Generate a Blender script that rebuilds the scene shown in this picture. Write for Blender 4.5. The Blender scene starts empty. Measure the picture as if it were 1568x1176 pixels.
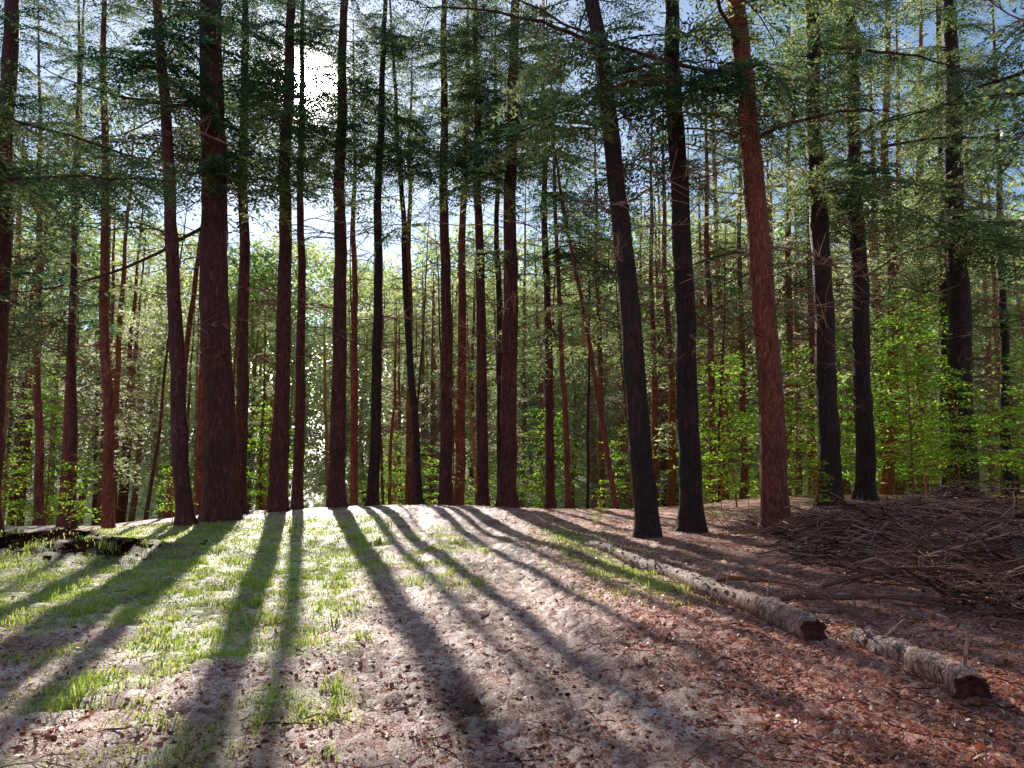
import bpy, math
import numpy as np
from mathutils import Vector
rng = np.random.default_rng(11)
scene = bpy.context.scene

# ------------------------------------------------------------------ sun / sky
EL = math.radians(26.1); AZ = math.radians(-15.75)
S = np.array([math.sin(AZ)*math.cos(EL), math.cos(AZ)*math.cos(EL), math.sin(EL)])

world = bpy.data.worlds.new("World"); scene.world = world; world.use_nodes = True
nt = world.node_tree; nt.nodes.clear()
def N(t, **k):
    n = nt.nodes.new(t)
    for a, b in k.items(): setattr(n, a, b)
    return n
out = N('ShaderNodeOutputWorld'); sky = N('ShaderNodeTexSky'); sky.sky_type = 'NISHITA'
sky.sun_disc = False; sky.sun_elevation = EL; sky.sun_rotation = AZ
sky.air_density = 1.0; sky.dust_density = .1; sky.ozone_density = 2.2
bg = N('ShaderNodeBackground'); bg.inputs[1].default_value = 0.14
nt.links.new(sky.outputs[0], bg.inputs[0])
# solar aureole (hazy air around the sun)
tc = N('ShaderNodeTexCoord'); dot = N('ShaderNodeVectorMath', operation='DOT_PRODUCT')
nt.links.new(tc.outputs['Generated'], dot.inputs[0]); dot.inputs[1].default_value = tuple(S)
mx = N('ShaderNodeMath', operation='MAXIMUM'); nt.links.new(dot.outputs['Value'], mx.inputs[0]); mx.inputs[1].default_value = 0
prev = None
for p, s in ((3500, 110.0), (300, .8), (8, .42)):
    a = N('ShaderNodeMath', operation='POWER'); nt.links.new(mx.outputs[0], a.inputs[0]); a.inputs[1].default_value = p
    b = N('ShaderNodeMath', operation='MULTIPLY'); nt.links.new(a.outputs[0], b.inputs[0]); b.inputs[1].default_value = s
    if prev is not None:
        c = N('ShaderNodeMath', operation='ADD'); nt.links.new(prev.outputs[0], c.inputs[0]); nt.links.new(b.outputs[0], c.inputs[1]); b = c
    prev = b
bg2 = N('ShaderNodeBackground'); bg2.inputs[0].default_value = (1, .95, .95, 1); nt.links.new(prev.outputs[0], bg2.inputs[1])
ash = N('ShaderNodeAddShader'); nt.links.new(bg.outputs[0], ash.inputs[0]); nt.links.new(bg2.outputs[0], ash.inputs[1])
nt.links.new(ash.outputs[0], out.inputs[0])

sl = bpy.data.lights.new("sun_light", 'SUN'); sl.energy = 5.0; sl.angle = math.radians(0.6); sl.color = (1.0, .93, .84)
so = bpy.data.objects.new("sun_light", sl); scene.collection.objects.link(so)
so.rotation_euler = Vector(S).to_track_quat('Z', 'Y').to_euler(); so.location = (-20, 60, 40)

cam = bpy.data.cameras.new("camera"); co = bpy.data.objects.new("camera", cam); scene.collection.objects.link(co)
cam.lens = 26.7; cam.sensor_width = 36; cam.clip_end = 2000; cam.clip_start = .05
co.location = (0, 0, 1.6); co.rotation_euler = (math.radians(90+5.5), 0, 0); scene.camera = co
scene.view_settings.view_transform = 'Standard'; scene.view_settings.look = 'None'; scene.view_settings.exposure = 0

# ------------------------------------------------------------------ helpers
def sm(a, b, x):
    t = np.clip((x-a)/(b-a), 0, 1); return t*t*(3-2*t)
def wn(x, y, s, seed=0):
    a = np.sin(x*s+1.7*seed+.6*np.sin(y*s*1.3+seed)) * np.cos(y*s*.93+2.3*seed+.7*np.sin(x*s*.8))
    b = np.sin((x*.6+y*.8)*s*2.1+seed*3.1)*np.cos((y*.7-x*.7)*s*1.9+seed)
    return .6*a+.4*b
def H(x, y):
    x = np.asarray(x, float); y = np.asarray(y, float)
    z = .045*wn(x, y, .9, 1)+.03*wn(x, y, 2.3, 2)+.012*wn(x, y, 6., 3)
    z = z+.28*np.exp(-((y-20.5)/3.2)**2)*np.exp(-((x+2.5)/4)**2)
    z = z-3.4*sm(22.5, 44, y)
    z = z+.45*sm(3.6, 9, x)*sm(3, 14, y)*(1-sm(30, 60, y))
    z = z-.5*sm(-7, -14, x)*sm(12, 22, y)*(1-sm(30, 60, y))
    z = z+(.28+.10*wn(x, y, 1.7, 31)+.04*wn(x, y, 7., 8))*np.exp(-((y-13.1-.12*(x+8)-.5*wn(x, y*0, .9, 4))/1.2)**2)*sm(-4.4, -8.0, x)*(1-sm(12, 15, -x))
    r = np.hypot(x, y)
    z = z+np.clip(.24*(r-72), 0, 40)
    xc = -.1*(y-4)
    z = z-.05*np.exp(-((x-xc-.75)/.22)**2)*(y < 20)-.05*np.exp(-((x-xc+.75)/.22)**2)*(y < 20)
    return z
def grassmask(x, y):
    xc = -.1*(y-4)
    n = wn(x, y, 1.6, 5)+.6*wn(x, y, 4.1, 6)
    g = sm(.0, .9, xc-.85-x+.45*n)*(1-sm(8, 11, -x))
    g = g*sm(-.6, .5, n+.05+1.2*sm(6.5, 10, y))
    g2 = np.exp(-((x-xc-2.3)/.55)**2)*sm(8, 10, y)*(1-sm(15, 18, y))*.9
    g3 = np.exp(-((x-xc+.45)/.75)**2)*sm(8.5, 11, y)*(1-sm(16, 19, y))*.9*sm(-.5, .4, n)
    g4 = sm(23, 30, y)
    return np.clip(np.maximum.reduce([g*(1-sm(17.5, 20, y)), g2, g3, g4]), 0, 1)
def littermask(x, y):
    xc = -.1*(y-4)
    return np.clip(sm(.9, 1.9, x-xc+.3*wn(x, y, 2.2, 9)), 0, 1)
def moundmask(x, y):
    return np.clip((1.25+.6*wn(x, y, 2.9, 14))*np.exp(-((y-12.8-.12*(x+8)-.5*wn(x, y*0, .9, 4))/1.25)**2)*sm(-4.8, -6.6, x), 0, 1)
def darkmask(x, y):
    # churned soil in the wheel track
    c = .7*np.exp(-((x+.35-.1*(5-y))/.45)**2)*np.exp(-((y-5.0)/.9)**2)*sm(-.3, .5, wn(x, y, 5.5, 40)+.5*wn(x, y, 13., 41))
    return np.maximum(moundmask(x, y), c)

class Buf:
    def __init__(s): s.v=[]; s.f=[]; s.m=[]; s.r=[]; s.n=0
    def add(s, v, f, m, r=None):
        s.v.append(v); s.f.append(f+s.n); s.n += len(v)
        s.m.append(np.full(len(f), m, np.int32))
        s.r.append(np.full(len(f), .5) if r is None else (np.full(len(f), r) if np.isscalar(r) else r))
    def pack(s):
        return dict(v=np.concatenate(s.v), f=np.concatenate(s.f), m=np.concatenate(s.m), r=np.concatenate(s.r))
    def addp(s, p, Mx, t, dr=0.):
        s.v.append(p['v']@Mx.T+t); s.f.append(p['f']+s.n); s.n += len(p['v']); s.m.append(p['m']); s.r.append(np.clip(p['r']+dr, 0, 1))
def mkmesh(name, p, mats, attrs=None):
    me = bpy.data.meshes.new(name); v = p['v']; f = p['f']; k = f.shape[1]
    me.vertices.add(len(v)); me.vertices.foreach_set('co', v.astype(np.float32).ravel())
    me.loops.add(f.size); me.loops.foreach_set('vertex_index', f.astype(np.int32).ravel())
    me.polygons.add(len(f)); me.polygons.foreach_set('loop_start', np.arange(0, f.size, k, dtype=np.int32))
    me.polygons.foreach_set('material_index', p['m'].astype(np.int32))
    me.polygons.foreach_set('use_smooth', np.ones(len(f), bool))
    a = me.attributes.new('rnd', 'FLOAT', 'FACE'); a.data.foreach_set('value', p['r'].astype(np.float32))
    if attrs:
        for nm, val in attrs.items():
            a = me.attributes.new(nm, 'FLOAT', 'POINT'); a.data.foreach_set('value', val.astype(np.float32))
    for m in mats: me.materials.append(m)
    me.update(calc_edges=True)
    return me
def mkobj(name, me, loc=(0, 0, 0), parent=None):
    o = bpy.data.objects.new(name, me); scene.collection.objects.link(o); o.location = loc
    if parent: o.parent = parent
    return o
def nrm(a): return a/np.maximum(np.linalg.norm(a, axis=-1, keepdims=True), 1e-9)
def tube(P, R, sd, cap=False, jit=0.):
    P = np.asarray(P, float); R = np.asarray(R, float); n = len(P)
    T = nrm(np.gradient(P, axis=0)); mt = T.mean(0)
    ref = np.array([1., 0, 0]) if abs(mt[2]) > .75*np.linalg.norm(mt) else np.array([0, 0, 1.])
    U = nrm(np.cross(T, ref)); V = np.cross(T, U)
    a = np.arange(sd)*2*np.pi/sd
    rr = R[:, None]*np.ones(sd)
    if jit: rr = rr*(1+jit*rng.standard_normal((n, sd)))
    v = P[:, None]+rr[..., None]*(np.cos(a)[None, :, None]*U[:, None]+np.sin(a)[None, :, None]*V[:, None])
    i = np.arange(n-1)[:, None]*sd; j = np.arange(sd)[None]; j2 = (j+1) % sd
    f = np.stack([i+j, i+j2, i+sd+j2, i+sd+j], -1).reshape(-1, 4)
    return v.reshape(-1, 3), f
def diamonds(B, D, Nn, L, W, wp=.45):
    D = nrm(D); Sd = nrm(np.cross(D, Nn)); L = np.asarray(L)[:, None]; W = np.asarray(W)[:, None]
    v = np.stack([B, B+D*L*wp+Sd*W/2, B+D*L, B+D*L*wp-Sd*W/2], 1).reshape(-1, 3)
    f = np.arange(len(B)*4).reshape(-1, 4)
    return v, f
def rotz(a): c, s = math.cos(a), math.sin(a); return np.array([[c, -s, 0], [s, c, 0], [0, 0, 1.]])
def roty(a): c, s = math.cos(a), math.sin(a); return np.array([[c, 0, s], [0, 1., 0], [-s, 0, c]])
def rotx(a): c, s = math.cos(a), math.sin(a); return np.array([[1., 0, 0], [0, c, -s], [0, s, c]])

# ------------------------------------------------------------------ materials
def newmat(name):
    m = bpy.data.materials.new(name); m.use_nodes = True; m.node_tree.nodes.clear(); return m, m.node_tree
def ramp(t, fac, cols):
    r = t.nodes.new('ShaderNodeValToRGB'); e = r.color_ramp.elements
    while len(e) < len(cols): e.new(.5)
    for i, (p, c) in enumerate(cols): e[i].position = p; e[i].color = (*c, 1)
    t.links.new(fac, r.inputs[0]); return r.outputs[0]
def noise(t, vec, sc, det=6, rough=.6, dist=0):
    n = t.nodes.new('ShaderNodeTexNoise'); n.inputs['Scale'].default_value = sc; n.inputs['Detail'].default_value = det
    n.inputs['Roughness'].default_value = rough; n.inputs['Distortion'].default_value = dist
    if vec is not None: t.links.new(vec, n.inputs['Vector'])
    return n.outputs['Fac']
def mixc(t, fac, a, b, mode='MIX'):
    n = t.nodes.new('ShaderNodeMix'); n.data_type = 'RGBA'; n.blend_type = mode
    for s, v in ((n.inputs[0], fac), (n.inputs[6], a), (n.inputs[7], b)):
        if isinstance(v, (int, float)): s.default_value = v
        elif isinstance(v, tuple): s.default_value = (*v, 1)
        else: t.links.new(v, s)
    return n.outputs[2]
def mth(t, op, a, b=None):
    n = t.nodes.new('ShaderNodeMath'); n.operation = op
    for s, v in ((n.inputs[0], a), (n.inputs[1], b)):
        if v is None: continue
        if isinstance(v, (int, float)): s.default_value = v
        else: t.links.new(v, s)
    return n.outputs[0]
def bark_mat(name, dark, mid, light, disp=.03):
    m, t = newmat(name); L = t.links
    tc = t.nodes.new('ShaderNodeTexCoord'); oi = t.nodes.new('ShaderNodeObjectInfo')
    mp = t.nodes.new('ShaderNodeMapping'); mp.inputs['Scale'].default_value = (9, 9, 2.2)
    L.new(tc.outputs['Object'], mp.inputs[0]); L.new(oi.outputs['Random'], mp.inputs['Location'])
    n1 = noise(t, mp.outputs[0], 1.6, 6, .7, .6)
    vo = t.nodes.new('ShaderNodeTexVoronoi'); vo.feature = 'DISTANCE_TO_EDGE'; vo.inputs['Scale'].default_value = 2.6; L.new(mp.outputs[0], vo.inputs['Vector'])
    n2 = noise(t, tc.outputs['Object'], .9, 3, .5)
    c = ramp(t, n1, [(.28, dark), (.52, mid), (.75, light)])
    e = ramp(t, vo.outputs['Distance'], [(0, (.35, .35, .35)), (.12, (1, 1, 1))])
    c = mixc(t, 1.0, c, e, 'MULTIPLY')
    v = ramp(t, n2, [(.3, (.55, .55, .6)), (.7, (1.25, 1.1, 1.0))])
    c = mixc(t, 1.0, c, v, 'MULTIPLY')
    b = t.nodes.new('ShaderNodeBsdfPrincipled'); b.inputs['Roughness'].default_value = .6; b.inputs['Specular IOR Level'].default_value = .45
    L.new(c, b.inputs['Base Color'])
    hh = mth(t, 'ADD', n1, mth(t, 'MULTIPLY', e, .5))
    bp = t.nodes.new('ShaderNodeBump'); bp.inputs['Strength'].default_value = .9; bp.inputs['Distance'].default_value = disp
    L.new(hh, bp.inputs['Height']); L.new(bp.outputs[0], b.inputs['Normal'])
    o = t.nodes.new('ShaderNodeOutputMaterial'); L.new(b.outputs[0], o.inputs[0]); return m
def leaf_mat(name, cols, tcols, tf, gloss=0., var=.3):
    m, t = newmat(name); L = t.links
    at = t.nodes.new('ShaderNodeAttribute'); at.attribute_name = 'rnd'
    oi = t.nodes.new('ShaderNodeObjectInfo')
    f = mth(t, 'ADD', at.outputs['Fac'], mth(t, 'MULTIPLY', mth(t, 'SUBTRACT', oi.outputs['Random'], .5), var))
    c = ramp(t, f, cols); c2 = ramp(t, f, tcols)
    if gloss:
        b = t.nodes.new('ShaderNodeBsdfPrincipled'); b.inputs['Roughness'].default_value = .42; b.inputs['Specular IOR Level'].default_value = gloss
        L.new(c, b.inputs['Base Color'])
    else:
        b = t.nodes.new('ShaderNodeBsdfDiffuse'); L.new(c, b.inputs['Color'])
    tr = t.nodes.new('ShaderNodeBsdfTranslucent'); L.new(c2, tr.inputs[0])
    mx = t.nodes.new('ShaderNodeMixShader'); mx.inputs[0].default_value = tf
    L.new(b.outputs[0], mx.inputs[1]); L.new(tr.outputs[0], mx.inputs[2])
    o = t.nodes.new('ShaderNodeOutputMaterial'); L.new(mx.outputs[0], o.inputs[0]); return m
def flat_mat(name, cols):
    m, t = newmat(name); at = t.nodes.new('ShaderNodeAttribute'); at.attribute_name = 'rnd'
    b = t.nodes.new('ShaderNodeBsdfDiffuse'); t.links.new(ramp(t, at.outputs['Fac'], cols), b.inputs[0])
    o = t.nodes.new('ShaderNodeOutputMaterial'); t.links.new(b.outputs[0], o.inputs[0]); return m

bark_dark = bark_mat('bark_dark', (.008, .006, .006), (.050, .024, .020), (.17, .085, .065))
bark_red = bark_mat('bark_red', (.022, .008, .008), (.150, .044, .038), (.40, .16, .13))  # reddish flare veil over the left trunks is put into this bark colour
bark_warm = bark_mat('bark_warm', (.06, .016, .009), (.36, .105, .058), (.60, .26, .16))
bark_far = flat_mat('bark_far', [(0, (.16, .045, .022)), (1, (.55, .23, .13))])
twig_m = flat_mat('twig', [(0, (.05, .03, .025)), (.5, (.28, .16, .12)), (1, (.70, .48, .38))])
needle = leaf_mat('spruce_needles', [(0, (.012, .036, .022)), (.5, (.032, .065, .026)), (1, (.12, .15, .05))],
                  [(0, (.04, .15, .10)), (.5, (.34, .46, .15)), (1, (.86, .86, .38))], .55)
needle_haze = leaf_mat('spruce_needles_hazed', [(0, (.06, .09, .04)), (.5, (.20, .23, .09)), (1, (.46, .43, .27))],
                  [(0, (.30, .45, .14)), (.5, (.86, .88, .40)), (1, (.99, .96, .72))], .66, 0, .5)  # pale yellow: haze of the background is put into the needle colour
beech = leaf_mat('beech_leaves', [(0, (.06, .22, .03)), (.5, (.18, .42, .05)), (1, (.34, .50, .08))],
                  [(0, (.28, .76, .06)), (.5, (.64, .98, .12)), (1, (.94, .99, .26))], .66)
farleaf_haze = leaf_mat('distant_leaves_hazed', [(0, (.05, .10, .03)), (.5, (.24, .30, .10)), (1, (.52, .52, .28))],
                  [(0, (.26, .48, .11)), (.5, (.88, .94, .36)), (1, (.99, .98, .72))], .66, 0, .6)  # paler and less saturated, with distance haze painted into the leaf colour
grass_m = leaf_mat('grass_blades', [(0, (.05, .14, .02)), (.5, (.22, .38, .05)), (1, (.56, .58, .20))],
                  [(0, (.30, .68, .06)), (.5, (.78, .95, .12)), (1, (.99, .96, .40))], .58, .6)
litter_m = leaf_mat('dead_leaves', [(0, (.09, .022, .014)), (.35, (.44, .105, .05)), (.65, (.72, .33, .20)), (1, (.94, .78, .67))],
                  [(0, (.1, .03, .02)), (.5, (.85, .26, .09)), (1, (.85, .48, .28))], .3, .6)

def ground_mat():
    m, t = newmat('forest_floor'); L = t.links
    tc = t.nodes.new('ShaderNodeTexCoord'); O = tc.outputs['Object']
    def att(n):
        g = t.nodes.new('ShaderNodeAttribute'); g.attribute_name = n; return g.outputs['Fac']
    n1 = noise(t, O, 1.1, 5, .6); n2 = noise(t, O, 12, 7, .72); n3 = noise(t, O, 60, 3, .7)
    mixn = mth(t, 'ADD', mth(t, 'MULTIPLY', n2, .6), mth(t, 'MULTIPLY', n3, .4))
    dirt = ramp(t, mixn, [(.39, (.09, .026, .016)), (.465, (.60, .28, .19)), (.56, (1.0, .78, .65))])
    lit = ramp(t, mixn, [(.39, (.08, .017, .009)), (.465, (.58, .175, .10)), (.57, (1.0, .64, .50))])
    gr = ramp(t, mixn, [(.34, (.05, .09, .015)), (.48, (.36, .42, .08)), (.62, (.95, .86, .52))])
    c = mixc(t, att('litter'), dirt, lit); c = mixc(t, mth(t, 'MULTIPLY', att('grass'), .8), c, gr)
    big = ramp(t, n1, [(.36, (.48, .35, .32)), (.54, (1.12, 1.1, 1.07))]); c = mixc(t, 1.0, c, big, 'MULTIPLY')
    dk = att('dark'); c = mixc(t, dk, c, (.030, .012, .009))
    b = t.nodes.new('ShaderNodeBsdfPrincipled'); b.inputs['Roughness'].default_value = .5
    L.new(mth(t, 'MULTIPLY', mth(t, 'SUBTRACT', 1.0, dk), .5), b.inputs['Specular IOR Level'])
    L.new(c, b.inputs['Base Color'])
    bp = t.nodes.new('ShaderNodeBump'); bp.inputs['Strength'].default_value = .9; bp.inputs['Distance'].default_value = .045
    L.new(mixn, bp.inputs['Height']); L.new(bp.outputs[0], b.inputs['Normal'])
    o = t.nodes.new('ShaderNodeOutputMaterial'); L.new(b.outputs[0], o.inputs[0]); return m
stone_m = flat_mat('stone', [(0, (.045, .016, .011)), (.6, (.46, .21, .145)), (.93, (.82, .54, .44)), (1, (.88, .84, .82))])

# ------------------------------------------------------------------ ground
u = np.linspace(-1, 1, 540)
gx = 3.2*np.sinh(u*5.3); gy = 7+3.2*np.sinh(u*5.3)
X, Y = np.meshgrid(gx, gy); n = len(u)
Z = H(X, Y)
near = np.exp(-(np.hypot(X, Y-8)/14)**2)
Z = Z+near*.016*rng.standard_normal(X.shape)*(1+1.0*darkmask(X, Y))
V = np.stack([X, Y, Z], -1).reshape(-1, 3)
i = np.arange(n-1)[:, None]*n+np.arange(n-1)[None]
F = np.stack([i, i+1, i+n+1, i+n], -1).reshape(-1, 4)
me = mkmesh('ground', dict(v=V, f=F, m=np.zeros(len(F)), r=np.zeros(len(F))), [ground_mat()],
            dict(grass=grassmask(X, Y).ravel(), litter=littermask(X, Y).ravel(), dark=darkmask(X, Y).ravel()))
mkobj('ground', me)

# ------------------------------------------------------------------ bough library
def make_bough(L, sp, ls, lw, droop=.35, matl=1, mats_stem=2, wide=1., skip=.12):
    b = Buf(); t = np.linspace(0, 1, 7)
    wob = rng.uniform(-.12, .12)
    def pos(t): return np.stack([L*t, L*wob*t*t, L*(.10*t-droop*t*t)], -1)
    v, f = tube(pos(t), .018*L/2.5*(1-t*.85)+.003, 3); b.add(v, f, mats_stem, .4)
    tt = np.arange(.12, 1.0, sp/L)
    B=[]; D=[]; Nn=[]; LL=[]; WW=[]
    for k, a in enumerate(tt):
        for sgn in (-1, 1):
            if rng.random() < skip: continue
            tl = wide*L*.30*(math.sin(min(1, a*1.15+.15)*math.pi*.92)**.8+.15)*rng.uniform(.5, 1.25)
            ang = math.radians(rng.uniform(40, 68))*sgn
            d = np.array([math.cos(ang), math.sin(ang), -.12-.45*rng.random()])
            p0 = pos(np.array([a]))[0]
            s = np.arange(.06, tl, sp*.75)
            if len(s) == 0: continue
            pts = p0+d*s[:, None]+np.array([0, 0, -1])*(s[:, None]**2)*.35
            for q in (-1, 1):
                aa = ang+q*math.radians(48)
                dd = np.array([math.cos(aa), math.sin(aa), -.2])+.3*rng.standard_normal((len(s), 3))
                B.append(pts+.008*rng.standard_normal(pts.shape)); D.append(dd)
                Nn.append(np.array([0, 0, 1.])+.6*rng.standard_normal((len(s), 3)))
                LL.append(ls*rng.uniform(.6, 1.2, len(s))); WW.append(lw*rng.uniform(.7, 1.2, len(s)))
    B=np.concatenate(B); D=np.concatenate(D); Nn=np.concatenate(Nn); LL=np.concatenate(LL); WW=np.concatenate(WW)
    v, f = diamonds(B, D, Nn, LL, WW); b.add(v, f, matl, np.clip(.45+.22*rng.standard_normal(len(f)), 0, 1))
    return b.pack()
def make_dead(L, r0=.015):
    b = Buf(); t = np.linspace(0, 1, 7); w = rng.uniform(-.25, .25, 2)
    def pos(t): return np.stack([L*t, L*(w[0]*t*t+.02*np.sin(t*9)), L*(w[1]*t*t+.03*np.sin(t*6))], -1)
    v, f = tube(pos(t), r0*(L/1.5)**.5*(1-.8*t)+.004, 3); b.add(v, f, 2, rng.uniform(.1, .8))
    for k in range(rng.integers(6, 13)):
        a = rng.uniform(.15, .95); l = L*rng.uniform(.12, .45)*(1.1-a*.5); an = rng.choice([-1, 1])*rng.uniform(.5, 1.1)
        p = pos(np.array([a]))[0]; q = np.linspace(0, 1, 4)
        P = p+np.stack([np.cos(an)*l*q, np.sin(an)*l*q, rng.uniform(-.5, .3)*l*q*q], -1)
        v, f = tube(P, .008*(1-.7*q)+.0025, 3); b.add(v, f, 2, rng.uniform(.2, 1.))
    return b.pack()
boughs = [make_bough(L, .14, .17, .05, d, skip=.25) for L, d in ((2.2, .25), (2.6, .4), (3.0, .3), (3.2, .5), (2.4, .15), (2.8, .6))]
deads = [make_dead(L) for L in (1.0, 1.4, 1.8, 2.3, 2.8, 3.4, 2.0, 1.5)]
fboughs = [make_bough(L, .27, .27, .085, d, skip=.25) for L, d in ((2., .3), (2.6, .35), (3.0, .2), (2.4, .5))]

# ------------------------------------------------------------------ trees
def trunk_path(Hh, lx, ly, bow):
    z = np.concatenate([np.array([-.35, 0, .12, .3, .55, .9]), np.arange(1.3, Hh, .45), [Hh]])
    s = z/Hh; e = sm(0, 2.5, z)
    x = lx*z+bow*np.sin(np.clip(s*2, 0, 1)*np.pi)+e*(.08*wn(z, z*0+lx*77, .45, lx*13)+.03*wn(z, z*0+lx*31, 1.7, ly*50))
    y = ly*z+e*.07*wn(z, z*0+ly*31+3, .6, 4)
    return z, np.stack([x, y, z], -1)
def build_tree(Hh, r, lx=0, ly=0, bow=0, z_dead=(2, 10), n_dead=22, z_live=(7, 20), n_live=50, bl=boughs, loc=None, sides=16,
               keepfun=None, lenf=1.0, limbs=()):
    b = Buf(); z, P = trunk_path(Hh, lx, ly, bow)
    R = r*np.clip(1-(np.clip(z, 0, None)/Hh), 0.02, 1)**.62
    R = R*(1+.42*np.exp(-np.clip(z+.1, 0, 9)/.32))
    v, f = tube(P, R, sides)
    vv = v.reshape(len(P), sides, 3); a = np.arange(sides)*2*np.pi/sides; ph = rng.uniform(0, 6, 3)
    k = 1+(.16*np.cos(3*a+ph[0])+.10*np.cos(5*a+ph[1]))[None]*np.exp(-np.clip(z, 0, 9)/.4)[:, None]+.045*rng.standard_normal((len(P), sides))
    vv[:] = P[:, None]+(vv-P[:, None])*k[..., None]
    b.add(vv.reshape(-1, 3), f, 0, rng.random())
    def at(zz): return np.array([np.interp(zz, z, P[:, 0]), np.interp(zz, z, P[:, 1]), zz])
    if sides > 8:   # broken branch stubs and knots
        for _ in range(26):
            zz = rng.uniform(1.0, 12); az = rng.uniform(0, 6.28); q = np.array([0, .35, 1.]); rr = np.interp(zz, z, R); l = rr+rng.uniform(.04, .22)
            d = np.array([math.cos(az), math.sin(az), rng.uniform(-.3, .4)])
            v2, f2 = tube(at(zz)+d*(l*q)[:, None], np.array([.035, .022, .008])*rng.uniform(.6, 1.2)*min(1, r/.2), 5); b.add(v2, f2, 0)
    def kp(p, L, az, zz, soft=0.):
        if keepfun is None: return True
        w = np.array([loc[0]+p[0]+L*math.cos(az), loc[1]+p[1]+L*math.sin(az), loc[2]+zz-.3])
        return rng.random() < max(soft, keepfun(w))
    for _ in range(n_dead):
        zz = z_dead[0]+(z_dead[1]-z_dead[0])*rng.random()**.75; p = deads[rng.integers(len(deads))]; az = rng.uniform(0, 2*np.pi)
        if not kp(at(zz), 1., az, zz, .35): continue
        M = rotz(az)@roty(rng.uniform(-.4, .3))@rotx(rng.uniform(-1.5, 1.5))*rng.uniform(.45, 1.15)*(.55 if zz < 4 else 1)
        b.addp(p, M, at(zz), rng.uniform(-.25, .25))
    for (zz, az, L, rise, sag, live) in limbs:
        q = np.linspace(0, 1, 14); d = np.array([math.cos(az), math.sin(az), 0])
        Q = at(zz)+d*(L*q)[:, None]+np.array([0, 0, 1.])*(rise*q+sag*np.sin(q*np.pi))[:, None]+.02*rng.standard_normal((14, 3))
        v, f = tube(Q, .045*(1-.85*q)+.004, 6); b.add(v, f, 2, .08)
        for j in range(18):
            i_ = rng.integers(2, 13); M = rotz(az+rng.choice([-1, 1])*rng.uniform(.5, 1.2))@roty(rng.uniform(-.5, .5))*rng.uniform(.25, .6)
            if rng.random() < live: b.addp(boughs[rng.integers(6)], M*1.1, Q[i_], rng.uniform(-.3, .1))
            else: b.addp(deads[rng.integers(8)], M, Q[i_], -.3)
    for _ in range(n_live):
        zz = z_live[0]+(z_live[1]-z_live[0])*rng.random()
        az = rng.uniform(0, 2*np.pi); sc = (1.15-.75*max(0, (zz-z_live[0]*.8))/(Hh-z_live[0]*.8))*rng.uniform(.5, 1.15)*lenf
        if not kp(at(zz), 1.6*sc, az, zz): continue
        M = rotz(az)@roty(rng.uniform(-.3, .35))@rotx(rng.uniform(-.5, .5))*sc
        b.addp(bl[rng.integers(len(bl))], M, at(zz), rng.uniform(-.4, .3))
    return b.pack()
def keep(w):
    # canopy gap over the clearing, so the low sun reaches the ground
    g = w-S*(w[2]/S[2]); d = nrm(w-np.array([0, 0, 1.6])); c = float(d@S)
    if c > math.cos(math.radians(1.7)): return .0
    if -9.5 < g[0] < 3.4 and 3.2 < g[1] < 20.5: return .02
    if 3.4 <= g[0] < 6.5 and 3.2 < g[1] < 9: return .04
    if 3.4 <= g[0] < 5.5 and 9 <= g[1] < 20: return .3
    return .92
def T(x, y, tx, dia, Hh, mat, **k):
    k['n_live'] = int(k.get('n_live', 50)*1.1); k['n_dead'] = int(k.get('n_dead', 36)*1.15)
    if 'z_live' in k: k['z_live'] = (k['z_live'][0], 16)
    else: k['z_live'] = (7, 16)
    z0 = float(H(x, y)); ztop = 1.6+.633*y; lx = (tx-x)/ztop
    p = build_tree(Hh, dia/2, lx, rng.uniform(-.01, .01), loc=(x, y, z0), keepfun=keep, **k)
    mkobj('spruce_tree', mkmesh('spruce_tree', p, [mat, needle, twig_m]), (x, y, z0))
BD, BR, BW = bark_dark, bark_red, bark_warm
PI = math.pi
T(-13.0, 19, -13.2, .60, 23, BR, n_live=95, z_live=(6, 18))
T(-12.6, 22, -13.3, .25, 18, BR, n_live=60, z_live=(6, 17))
T(-7.52, 17.7, -8.66, .37, 20, BR, n_live=70, z_live=(7.5, 18))
T(-7.07, 18.6, -7.88, .78, 26, BR, n_live=60, z_live=(8.5, 20), bow=.05, limbs=[(7.5, PI, 5.6, -1.9, -.5, .1), (10.5, 3.4, 4, .5, -.3, .4)])
T(-7.45, 21, -7.75, .37, 21, BR, n_live=45)
T(-6.43, 21.1, -6.46, .46, 23, BR, n_live=90, z_live=(8, 19))
T(-6.50, 23.3, -6.73, .32, 20, BR, n_live=70, z_live=(8, 19))
T(-5.13, 22.4, -5.23, .47, 23, BR, n_live=90, n_dead=50)
T(-4.18, 23, -4.12, .35, 21, BD, n_live=80, n_dead=44)
T(-2.91, 24, -4.10, .26, 19, BD, n_live=60, n_dead=44)
T(-2.02, 23.5, -2.22, .40, 22, BR, n_live=90, n_dead=40)
T(-1.88, 27, -1.67, .38, 21, BW, n_live=50)
T(-.87, 23, -1.21, .36, 21, BR, n_live=120, n_dead=40)
T(-.15, 22.5, .04, .52, 24, BR, n_live=120, n_dead=40)
T(-.37, 27, -.66, .28, 20, BD, n_live=60)
T(1.30, 26, 1.09, .32, 21, BR, n_live=90, z_live=(6, 18), n_dead=50)
T(2.71, 15.3, 1.72, .46, 23, BD, n_live=60, z_live=(8, 17), bow=.12, n_dead=40, limbs=[(10.2, 3.0, 4., 1.2, .3, .3), (9.5, .3, 3.2, .8, .2, .3)])
T(3.85, 16.4, 3.64, .50, 24, BD, n_live=60, z_live=(8, 17), n_dead=46)
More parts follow.
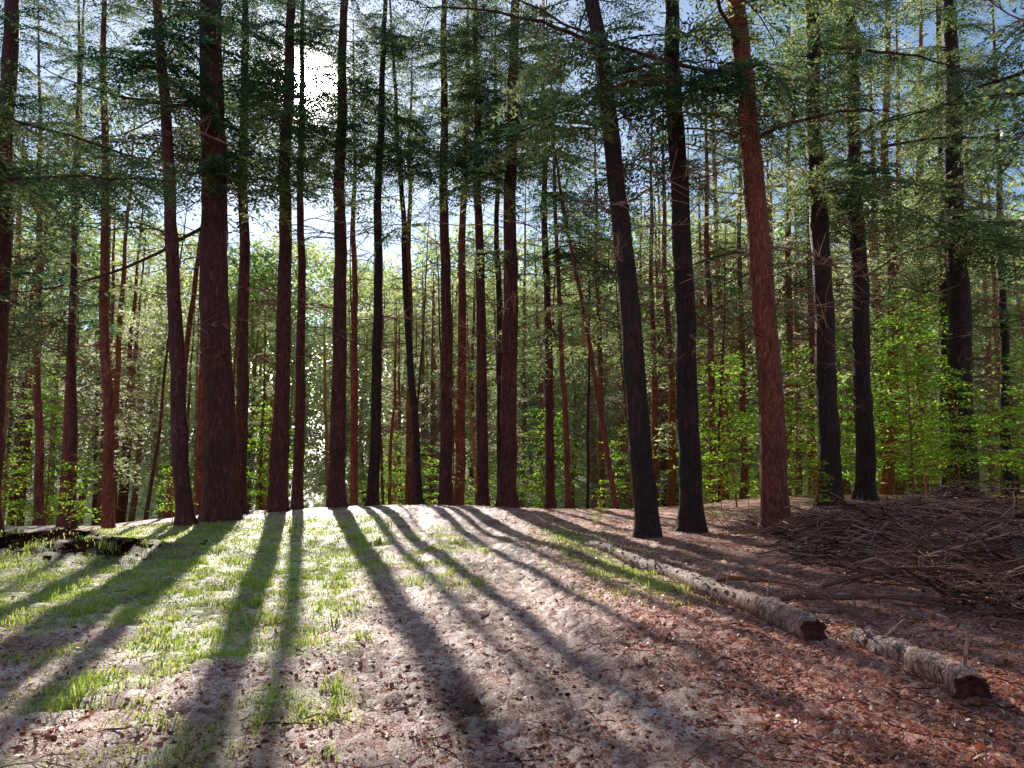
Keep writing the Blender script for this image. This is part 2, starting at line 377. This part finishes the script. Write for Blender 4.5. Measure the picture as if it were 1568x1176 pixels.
T(5.20, 15.2, 4.67, .53, 24, BW, n_live=45, z_live=(8.5, 16), bow=.2, n_dead=44,
  limbs=[(9.4, 3.25, 6.2, 2.2, -.45, .15), (9.0, 2.9, 3.0, 1.7, -.3, .1), (8.0, .1, 3.2, .8, .3, .1), (10, -2.2, 3.5, .4, .3, .2)])
T(7.96, 19.2, 7.99, .55, 24, BD, n_live=75, z_live=(7.5, 18), n_dead=50, limbs=[(12.0, .1, 5.5, -.8, .3, .3)])
T(9.42, 20.4, 9.62, .50, 24, BD, n_live=80, z_live=(7.5, 18), n_dead=50, limbs=[(9.5, -.2, 5., -.3, .5, .2)])
T(13.0, 22, 13.28, .70, 25, BD, n_live=110, z_live=(6.5, 18), n_dead=46)
T(14.8, 26, 15.4, .48, 23, BD, n_live=90, z_live=(6, 18), n_dead=40)
# edge trees just beyond the view
T(-10.2, 11.2, -10.6, .5, 22, BR, n_live=60, z_live=(5.0, 18), limbs=[(5.4, .5, 5., 1.2, .2, .9), (7.2, .9, 5., .4, .2, .9)])
T(10.6, 12.5, 10.6, .5, 22, BD, n_live=60, z_live=(6.5, 18), limbs=[(7.5, 2.4, 4.0, .6, .2, .5), (8.2, 2.0, 4.5, .3, .3, .8)])
for (x, y, tx, d) in [(-9.96, 19, -10.8, .27), (-14, 24, -14.3, .3), (1.85, 25, 1.2, .2), (3.26, 24, .6, .17), (-9.4, 23, -9.6, .25),
                      (-5.35, 26, -5.77, .28), (-3.76, 28, -3.9, .3), (7.06, 27, 7.2, .3), (8.46, 28, 8.7, .28), (5.6, 30, 5.7, .3),
                      (-16, 26, -17, .3), (11, 28, 11.5, .3), (17.5, 27, 18, .35), (-11.0, 24.5, -9.6, .22), (3.4, 29, 3.3, .26)]:
    T(x, y, tx, d, rng.uniform(17, 20), BW if x < 12 else BD, n_live=40, z_live=(6, 16), n_dead=44, sides=10)
# slender suppressed stems, some leaning
for (x, y, tx, d, hh) in [(-3.4, 26, -2.6, .11, 11), (-4.6, 27.5, -5.6, .10, 10), (-2.3, 29, -3.6, .12, 12), (-.2, 30, -1.4, .11, 11), (2.6, 26.5, 2.9, .12, 12), (4.4, 27.5, 3.1, .11, 11),
                      (-12.4, 26, -10.8, .13, 12), (-15, 22, -15.6, .12, 11), (6.6, 24.5, 7.4, .10, 10), (9.9, 24, 9.4, .12, 12), (-8.4, 26.5, -7.6, .12, 11), (-6.0, 29, -6.6, .13, 12)]:
    T(x, y, tx, d, hh, BD if rng.random() < .5 else BR, n_live=8, z_live=(6, 11), n_dead=34, sides=9)

# mid-distance spruce wood behind the crest plus added trees behind the camera (shared meshes)
wood = bpy.data.objects.new('distant_spruce_forest', None); scene.collection.objects.link(wood)
mids = []
for k in range(6):
    p = build_tree(rng.uniform(16, 19), rng.uniform(.12, .19), rng.uniform(-.02, .02), 0, rng.uniform(-.2, .2), z_dead=(.8, 8), n_dead=46,
                   z_live=(2.5, 17), n_live=42, bl=fboughs, sides=8, lenf=.85)
    mids.append(mkmesh('spruce', p, [bark_far, needle_haze, twig_m]))
cnt = 0; pts = []
for _ in range(9000):
    if cnt >= 146: break
    if cnt < 122: y = rng.uniform(27, 62); x = rng.uniform(-.85, .85)*y
    else:
        a = rng.uniform(1.35, 4.95); r = rng.uniform(9, 24); x = r*math.sin(a); y = r*math.cos(a)  # unseen trees added around the camera's back to block sky and darken shadows
    if any((x-a)**2+(y-b)**2 < 6 for a, b in pts): continue
    cx = x-(-1.0-.28*(y-12)); gap = abs(cx) < 8.5 and y > 0
    if 8.5 < cx < 20 and 24 < y < 50 and rng.random() < .7: continue
    pts.append((x, y)); cnt += 1
    hmax = 30 if not gap else (y-15)*.47+2.6
    s = rng.uniform(.9, 1.4) if not gap else min(rng.uniform(.8, 1.3), hmax/18.5)
    if cx > 20: s *= 1.15
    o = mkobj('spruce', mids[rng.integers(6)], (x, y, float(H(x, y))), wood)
    o.scale = (s, s, s); o.rotation_euler = (rng.uniform(-.03, .03), rng.uniform(-.04, .04), rng.uniform(0, 6.28))

# far broadleaf hillside
hill = bpy.data.objects.new('distant_broadleaf_forest', None); scene.collection.objects.link(hill)
fars = []
for k in range(4):
    b = Buf(); Hh = rng.uniform(18, 22); z = np.linspace(-.5, Hh*.9, 8)
    v, f = tube(np.stack([.3*np.sin(z*.3+k), .2*np.cos(z*.4), z], -1), .2*(1-z/Hh)+.02, 6); b.add(v, f, 0)
    nc = 56
    for c in range(nc):
        hz = rng.uniform(.12, 1)
        rad = 4.2*math.sin(min(1, (1.08-hz)*1.25)*math.pi*.6)**.7*math.sqrt(rng.uniform(.15, 1)); a = rng.uniform(0, 6.28)
        C = np.array([rad*math.cos(a), rad*math.sin(a), hz*Hh])
        m = 52; Q = C+rng.standard_normal((m, 3))*np.array([.8, .8, .45])
        v, f = diamonds(Q, rng.standard_normal((m, 3)), np.array([0, 0, 1.])+.8*rng.standard_normal((m, 3)), rng.uniform(.22, .45, m), rng.uniform(.15, .28, m))
        b.add(v, f, 1, np.clip(rng.uniform(.1, .9)+.12*rng.standard_normal(m), 0, 1))
    fars.append(mkmesh('broadleaf', b.pack(), [bark_far, farleaf_haze]))
for k in range(155):
    a = rng.uniform(-.85, .85); r = rng.uniform(62, 115); x = r*math.sin(a); y = r*math.cos(a)
    s = rng.uniform(.95, 1.45); hz = float(H(x, y)); cx = x-(-1.0-.28*(y-12))
    if abs(cx) < 10: s = min(s, ((y-22)*.47-hz)/21)
    elif 0 < cx < 24: s = min(s, ((y-10)*.47-hz)/21)
    o = mkobj('broadleaf', fars[rng.integers(4)], (x, y, hz), hill)
    o.scale = (s*1.15, s*1.15, s); o.rotation_euler = (0, 0, rng.uniform(0, 6.28))

# ------------------------------------------------------------------ beech saplings / shrubs
def sapling(Hh, nb, spread, ls):
    b = Buf(); z = np.linspace(-.1, Hh, 7); P = np.stack([.1*Hh*np.sin(z/Hh*2)*.5, .05*z, z], -1)
    v, f = tube(P, .022*Hh/4*(1-.85*z/Hh)+.004, 5); b.add(v, f, 0)
    for k in range(nb):
        t = rng.uniform(.12, 1); zz = t*Hh; az = rng.uniform(0, 6.28); L = spread*(1.15-.75*t)*rng.uniform(.5, 1.1)
        q = np.linspace(0, 1, 5); d = np.array([math.cos(az), math.sin(az), 0])
        base = np.array([np.interp(zz, z, P[:, 0]), np.interp(zz, z, P[:, 1]), zz])
        Q = base+d*L*q[:, None]+np.array([0, 0, 1])*(L*(.25*q-.22*q*q))[:, None]
        v, f = tube(Q, .009*(1-.8*q)+.002, 3); b.add(v, f, 0)
        m = int(34*L/1.2); s = rng.uniform(.15, 1.05, m); sd = rng.uniform(-1, 1, m)*.34*L*(1.1-.6*s)
        perp = np.array([-d[1], d[0], 0])
        B = base+d*(L*s)[:, None]+perp*sd[:, None]+np.array([0, 0, 1])*(L*(.25*s-.22*s*s)-.12*np.abs(sd)+.03*rng.standard_normal(m))[:, None]
        D = d*.7+perp*(np.sign(sd)*.8)[:, None]+.35*rng.standard_normal((m, 3))
        v, f = diamonds(B, D, np.array([0, 0, 1.])+.4*rng.standard_normal((m, 3)), ls*rng.uniform(.6, 1.2, m), ls*.62*rng.uniform(.7, 1.1, m))
        b.add(v, f, 1, np.clip(rng.uniform(.25, .75)+.15*rng.standard_normal(m), 0, 1))
    return mkmesh('beech_sapling', b.pack(), [bark_far, beech])
saps = [sapling(5.5, 80, 2.2, .13), sapling(4.2, 65, 1.9, .12), sapling(7.0, 95, 2.7, .14), sapling(2.0, 45, 1.0, .10)]
for (x, y, k, s) in [(11.3, 21.6, 0, 1), (14.5, 20, 1, 1.2), (17.2, 22, 2, 1), (8.5, 23, 1, 1.1), (13, 24, 2, .9), (16.0, 18.6, 0, 1.0), (6.3, 21.5, 1, 1.05), (10.3, 25.5, 0, 1.), (6.6, 18.8, 3, 1.2),
                     (19.5, 25, 2, 1.1), (4.3, 27, 1, .8), (22, 28, 2, 1.1), (-4.4, 29, 1, .8), (-9, 28, 0, .8), (-17, 28, 2, .8), (7.5, 30, 2, 1), (15, 30, 2, 1.1), (12.2, 18.0, 1, .9), (11.0, 18.8, 1, .8),
                     (18.5, 19.5, 2, .9), (5.6, 20.5, 3, .9), (7.2, 18.2, 3, .6), (-11.5, 20, 3, .9), (-14, 21, 3, 1), (-9, 20.4, 3, .7), (1.2, 30, 3, 1), (-1, 30, 1, .6), (4.6, 17.6, 3, .35), (2.0, 17.5, 3, .3)]:
    o = mkobj('beech_sapling', saps[k], (x, y, float(H(x, y)))); o.scale = (s, s, s); o.rotation_euler = (0, 0, rng.uniform(0, 6.28))
under = bpy.data.objects.new('undergrowth', None); scene.collection.objects.link(under)
for k in range(70):
    y = rng.uniform(26, 60); x = rng.uniform(-.8, .8)*y
    o = mkobj('shrub', saps[rng.integers(4)], (x, y, float(H(x, y))), under); s = rng.uniform(.35, .9); o.scale = (s*1.2, s*1.2, s); o.rotation_euler = (0, 0, rng.uniform(0, 6.28))

# ------------------------------------------------------------------ ground scatter
def sample(n, ymax=24., y0=2.6):
    y = y0*(ymax/y0)**rng.random(n); x = rng.uniform(-1, 1, n)*(.78*y+.6); return x, y
def grass():
    x, y = sample(420000, 21.)
    g = grassmask(x, y)*(1-.85*darkmask(x, y)); cl = sm(-.5, .8, wn(x, y, 5., 12)+.5*wn(x, y, 11., 13))
    k = rng.random(len(x)) < g*(.05+.6*cl+.35*sm(6.5, 10, y)); x = x[k]; y = y[k]; cl = cl[k]
    tx, ty, th = [], [], []
    for k in range(480):
        a, c = sample(1, 18.); a = a[0]; c = c[0]
        if rng.random() > grassmask(a, c)*.8: continue
        m = rng.integers(14, 50); sp = rng.uniform(.03, .10); tx.append(a+sp*rng.standard_normal(m)); ty.append(c+sp*rng.standard_normal(m)); th.append(rng.uniform(.9, 2.3)*rng.uniform(.6, 1.1, m))
    hs = np.concatenate([.4+.55*cl]+th); x = np.concatenate([x]+tx); y = np.concatenate([y]+ty)
    n = len(x); h = .08*hs*rng.uniform(.5, 1.3, n); az = rng.uniform(0, 6.28, n); lean = rng.uniform(.15, 1.3, n)
    w = .0022+.0016*rng.random(n)+.0004*y
    d = np.stack([np.cos(az), np.sin(az), 0*az], -1); s = np.stack([-np.sin(az), np.cos(az), 0*az], -1)
    B = np.stack([x, y, H(x, y)-.005], -1); up = np.array([0, 0, 1.])
    m1 = B+up*(h*.6)[:, None]+d*(h*.22*lean)[:, None]; tp = B+up*(h*(1-.35*lean))[:, None]+d*(h*.85*lean)[:, None]
    W = w[:, None]
    v = np.stack([B-s*W, B+s*W, m1+s*W*.8, m1-s*W*.8, tp+s*W*.12, tp-s*W*.12], 1).reshape(-1, 3)
    b0 = np.arange(n)*6
    f = np.concatenate([np.stack([b0, b0+1, b0+2, b0+3], -1), np.stack([b0+3, b0+2, b0+4, b0+5], -1)])
    r = np.clip(.58+.27*rng.standard_normal(n), 0, 1); r = np.concatenate([r, r])
    mkobj('grass', mkmesh('grass', dict(v=v, f=f, m=np.zeros(len(f)), r=r), [grass_m]))
grass()
def flat_leaves(name, n, maskf, l0, l1, asp, seedr=(.5, .25), tilt=.45):
    x, y = sample(n); k = rng.random(n) < maskf(x, y); x = x[k]; y = y[k]; n = len(x)
    B = np.stack([x, y, H(x, y)+rng.uniform(.002, .02, n)], -1); az = rng.uniform(0, 6.28, n)
    D = np.stack([np.cos(az), np.sin(az), tilt*.6*rng.standard_normal(n)], -1); D[:, 2] = np.abs(D[:, 2])
    L = rng.uniform(l0, l1, n); Nn = np.array([0, 0, 1.])+tilt*rng.standard_normal((n, 3))
    v, f = diamonds(B, D, Nn, L, L*asp*rng.uniform(.6, 1.2, n))
    mkobj(name, mkmesh(name, dict(v=v, f=f, m=np.zeros(n), r=np.clip(seedr[0]+seedr[1]*rng.standard_normal(n), 0, 1)), [litter_m]))
flat_leaves('leaf_litter', 110000, lambda x, y: .08+.9*littermask(x, y)-.08*grassmask(x, y), .02, .06, .5)
flat_leaves('needle_litter', 130000, lambda x, y: .9-.5*grassmask(x, y)-.4*darkmask(x, y), .012, .045, .2, (.62, .3), .6)
def twigs(name, n, reg, lr, rr, zoff=.01, sd=4, heap=None):
    b = Buf()
    for k in range(n):
        x, y = reg(); L = rng.uniform(*lr)*rng.uniform(.4, 1); az = rng.uniform(0, 6.28); q = np.linspace(-.5, .5, 5)
        z = float(H(x, y))+zoff
        hz = heap(x, y) if heap else 0
        tilt = rng.normal(0, .06) if not heap else rng.normal(0, .27)
        c = rng.normal(0, .22)*L
        px = x+math.cos(az)*L*q-math.sin(az)*c*q*q*2; py = y+math.sin(az)*L*q+math.cos(az)*c*q*q*2
        if heap: pz = np.maximum(z+hz*rng.random()+tilt*L*q+.08*rng.standard_normal(5)*L*.4, H(px, py)+.005)
        else: pz = H(px, py)+zoff+.012*np.abs(rng.standard_normal(5))
        r = rng.uniform(*rr)*(1 if rng.random() < .9 else 1.8)
        v, f = tube(np.stack([px, py, pz], -1), r*(1-.5*(q+.5)), sd); b.add(v, f, 0, rng.random()**1.3)
    mkobj(name, mkmesh(name, b.pack(), [twig_m]))
def reg_all():
    while True:
        x, y = sample(1, 20.)
        if rng.random() < .12+.88*littermask(x, y)[0]: return float(x[0]), float(y[0])
twigs('twigs', 3600, reg_all, (.08, .5), (.002, .005))
def reg_pile():
    y = rng.uniform(6.0, 17); return 4.4+abs(rng.normal(0, 2.5))-.05*(y-12)+(.5 if y > 13 else 0), y
def heapf(x, y): return .95*float(sm(4.0, 5.8, x))*float(sm(5.5, 8.5, y))*(1-float(sm(13, 17, y)))*(.65+.35*float(wn(x, y, 1.3, 50)))
twigs('brush_pile', 4200, reg_pile, (.25, 2.0), (.0025, .011), .02, 5, heapf)
cube = np.array([[-1,-1,-1],[1,-1,-1],[1,1,-1],[-1,1,-1],[-1,-1,1],[1,-1,1],[1,1,1],[-1,1,1]], float)*.6
cf = np.array([[0,3,2,1],[4,5,6,7],[0,1,5,4],[1,2,6,5],[2,3,7,6],[3,0,4,7]])
def clods(name, n, s0, s1, maskf, rr):
    x, y = sample(n, 20.); k = rng.random(n) < maskf(x, y); x = x[k]; y = y[k]; n = len(x)
    s = s0*(s1/s0)**(rng.random(n)**1.6)
    v = cube[None]*(1+.35*rng.standard_normal((n, 8, 3)))*s[:, None, None]*np.array([1, 1, .6]); a = rng.uniform(0, 6.28, n); c = np.cos(a)[:, None]; d = np.sin(a)[:, None]
    vx = v[..., 0]*c-v[..., 1]*d; vy = v[..., 0]*d+v[..., 1]*c
    v = np.stack([vx+x[:, None], vy+y[:, None], v[..., 2]+H(x, y)[:, None]+(s*.2)[:, None]], -1).reshape(-1, 3)
    f = (cf[None]+np.arange(n)[:, None, None]*8).reshape(-1, 4)
    mkobj(name, mkmesh(name, dict(v=v, f=f, m=np.zeros(len(f)), r=np.repeat(rr(n), 6)), [stone_m]))
clods('soil_crumbs', 60000, .004, .022, lambda x, y: (1-.8*grassmask(x, y))*sm(-.6, .5, wn(x, y, 3., 21)), lambda n: rng.uniform(0, .9, n))
clods('soil_clods', 26000, .005, .022, lambda x, y: darkmask(x, y)*(y < 9), lambda n: rng.uniform(0, .3, n))
clods('small_stones', 60, .015, .035, lambda x, y: np.ones_like(x), lambda n: rng.uniform(.9, 1, n))
clods('rotten_wood_debris', 16000, .012, .07, lambda x, y: moundmask(x, y), lambda n: rng.uniform(0, .35, n))

# ------------------------------------------------------------------ fallen logs
LB = bark_mat('log_bark', (.12, .05, .035), (.62, .40, .31), (.94, .80, .70), .025)
def wood_end():
    m, t = newmat('cut_wood'); L = t.links
    tc = t.nodes.new('ShaderNodeTexCoord'); n1 = noise(t, tc.outputs['Object'], 18, 5, .6)
    c = ramp(t, n1, [(.3, (.03, .012, .01)), (.7, (.16, .07, .045))])
    b = t.nodes.new('ShaderNodeBsdfPrincipled'); b.inputs['Roughness'].default_value = .9; L.new(c, b.inputs['Base Color'])
    o = t.nodes.new('ShaderNodeOutputMaterial'); L.new(b.outputs[0], o.inputs[0]); return m
WE = wood_end()
def log(name, a, c, r0, r1, mat, stubs=4, bend=.06, jit=.04, lift=0, n=34):
    b = Buf(); q = np.linspace(0, 1, n); a = np.array(a, float); c = np.array(c, float)
    d = c-a; pr = np.array([-d[1], d[0]])/np.linalg.norm(d); xy = a+d*q[:, None]+pr*(bend*np.sin(q*3.1)+.03*np.sin(q*17))[:, None]
    R = (r0+(r1-r0)*q)*(1+.06*np.sin(q*23)+.05*rng.standard_normal(n))
    z = np.interp(q, np.linspace(0, 1, 9), H(xy[:, 0], xy[:, 1])[np.linspace(0, n-1, 9).astype(int)])+R*.6+lift
    P = np.stack([xy[:, 0], xy[:, 1], z], -1); v, f = tube(P, R, 20, jit=jit)
    v = v.reshape(n, 20, 3); v[-1] += nrm(np.array([d[0], d[1], 0]))*.03*rng.standard_normal((20, 1)); v[0] -= nrm(np.array([d[0], d[1], 0]))*.05*rng.standard_normal((20, 1)); v = v.reshape(-1, 3)
    b.add(v, f, 0)
    for e, sg in ((0, 1), (n-1, -1)):
        T_ = nrm(P[e]-P[e-1] if e else P[0]-P[1]); ring = v.reshape(n, 20, 3)[e]
        rings = [ring, P[e]+(ring-P[e])*.84+T_*.004, P[e]+(ring-P[e])*.74-T_*(.02), P[e]+(ring-P[e])*.45-T_*.03, P[e]+(ring-P[e])*.02-T_*(.02)]
        vv = np.concatenate(rings); i = np.arange(4)[:, None]*20; j = np.arange(20)[None]; j2 = (j+1) % 20
        ff = np.stack([i+j, i+j2, i+20+j2, i+20+j], -1).reshape(-1, 4); b.add(vv, ff, 1)
    for k in range(stubs):
        t = rng.uniform(.1, .9); p = np.array([np.interp(t, q, P[:, i]) for i in range(3)]); an = rng.uniform(.2, 2.9)
        dr = np.array([pr[0]*math.cos(an), pr[1]*math.cos(an), math.sin(an)]); L = rng.uniform(.15, .4); qq = np.linspace(0, 1, 4)
        v2, f2 = tube(p+dr*(qq*L)[:, None]+np.array([d[0], d[1], 0])/np.linalg.norm(d)*(.2*L*qq)[:, None], .014*(1-.7*qq)+.003, 6); b.add(v2, f2, 0)
    m = int(40*np.linalg.norm(d)); t = rng.uniform(0, 1, m); Pm = np.stack([np.interp(t, q, P[:, i]) for i in range(3)], -1); an = rng.uniform(-.3, 3.4, m); Rm = np.interp(t, q, R)
    dr = np.stack([pr[0]*np.cos(an), pr[1]*np.cos(an), np.sin(an)], -1); ax = np.array([d[0], d[1], 0])/np.linalg.norm(d)
    v3, f3 = diamonds(Pm+dr*(Rm*1.02)[:, None], ax+.5*rng.standard_normal((m, 3))*.5, dr+.3*rng.standard_normal((m, 3)), rng.uniform(.04, .13, m), rng.uniform(.03, .07, m)); b.add(v3, f3, 0)
    o = b.pack(); ctr = P[n//2].copy(); o['v'] = o['v']-ctr
    mkobj(name, mkmesh(name, o, [mat, WE]), ctr)
log('fallen_log', (1.40, 13.9), (2.66, 6.8), .085, .125, LB, 14, .10, .07, 0, 64)
log('fallen_log', (2.98, 6.7), (3.10, 5.25), .085, .11, LB, 3, .02, .05)
def branch(name, a, c, r, arch):
    b = Buf(); q = np.linspace(0, 1, 12); a = np.array(a); c = np.array(c); xy = a+(c-a)*q[:, None]; xy[:, 0] += .05*np.sin(q*7)
    P = np.stack([xy[:, 0], xy[:, 1], H(xy[:, 0], xy[:, 1])+r+arch*np.sin(q*3.14)+.02*np.sin(q*11)], -1); v, f = tube(P, r*(1-.6*q), 7, jit=.05); b.add(v, f, 0, .4)
    for k in range(9):
        t = rng.integers(1, 11); L = rng.uniform(.2, .7); qq = np.linspace(0, 1, 5); an = rng.uniform(0, 6.28)
        v, f = tube(P[t]+np.stack([math.cos(an)*L*qq, math.sin(an)*L*qq, .25*L*qq-.1*L*qq*qq], -1), .008*(1-.7*qq)+.002, 4); b.add(v, f, 0)
    mkobj(name, mkmesh(name, b.pack(), [twig_m]))
branch('fallen_branch', (2.3, 9.6), (3.4, 7.2), .03, .22)
branch('fallen_branch', (2.6, 8.2), (4.7, 7.9), .04, .08)
branch('fallen_branch', (3.8, 9.5), (6.5, 8.2), .03, .25)
branch('fallen_branch', (4.6, 6.0), (6.3, 7.6), .025, .2)
print('objects', len(bpy.data.objects), 'faces', sum(len(m.polygons) for m in bpy.data.meshes))
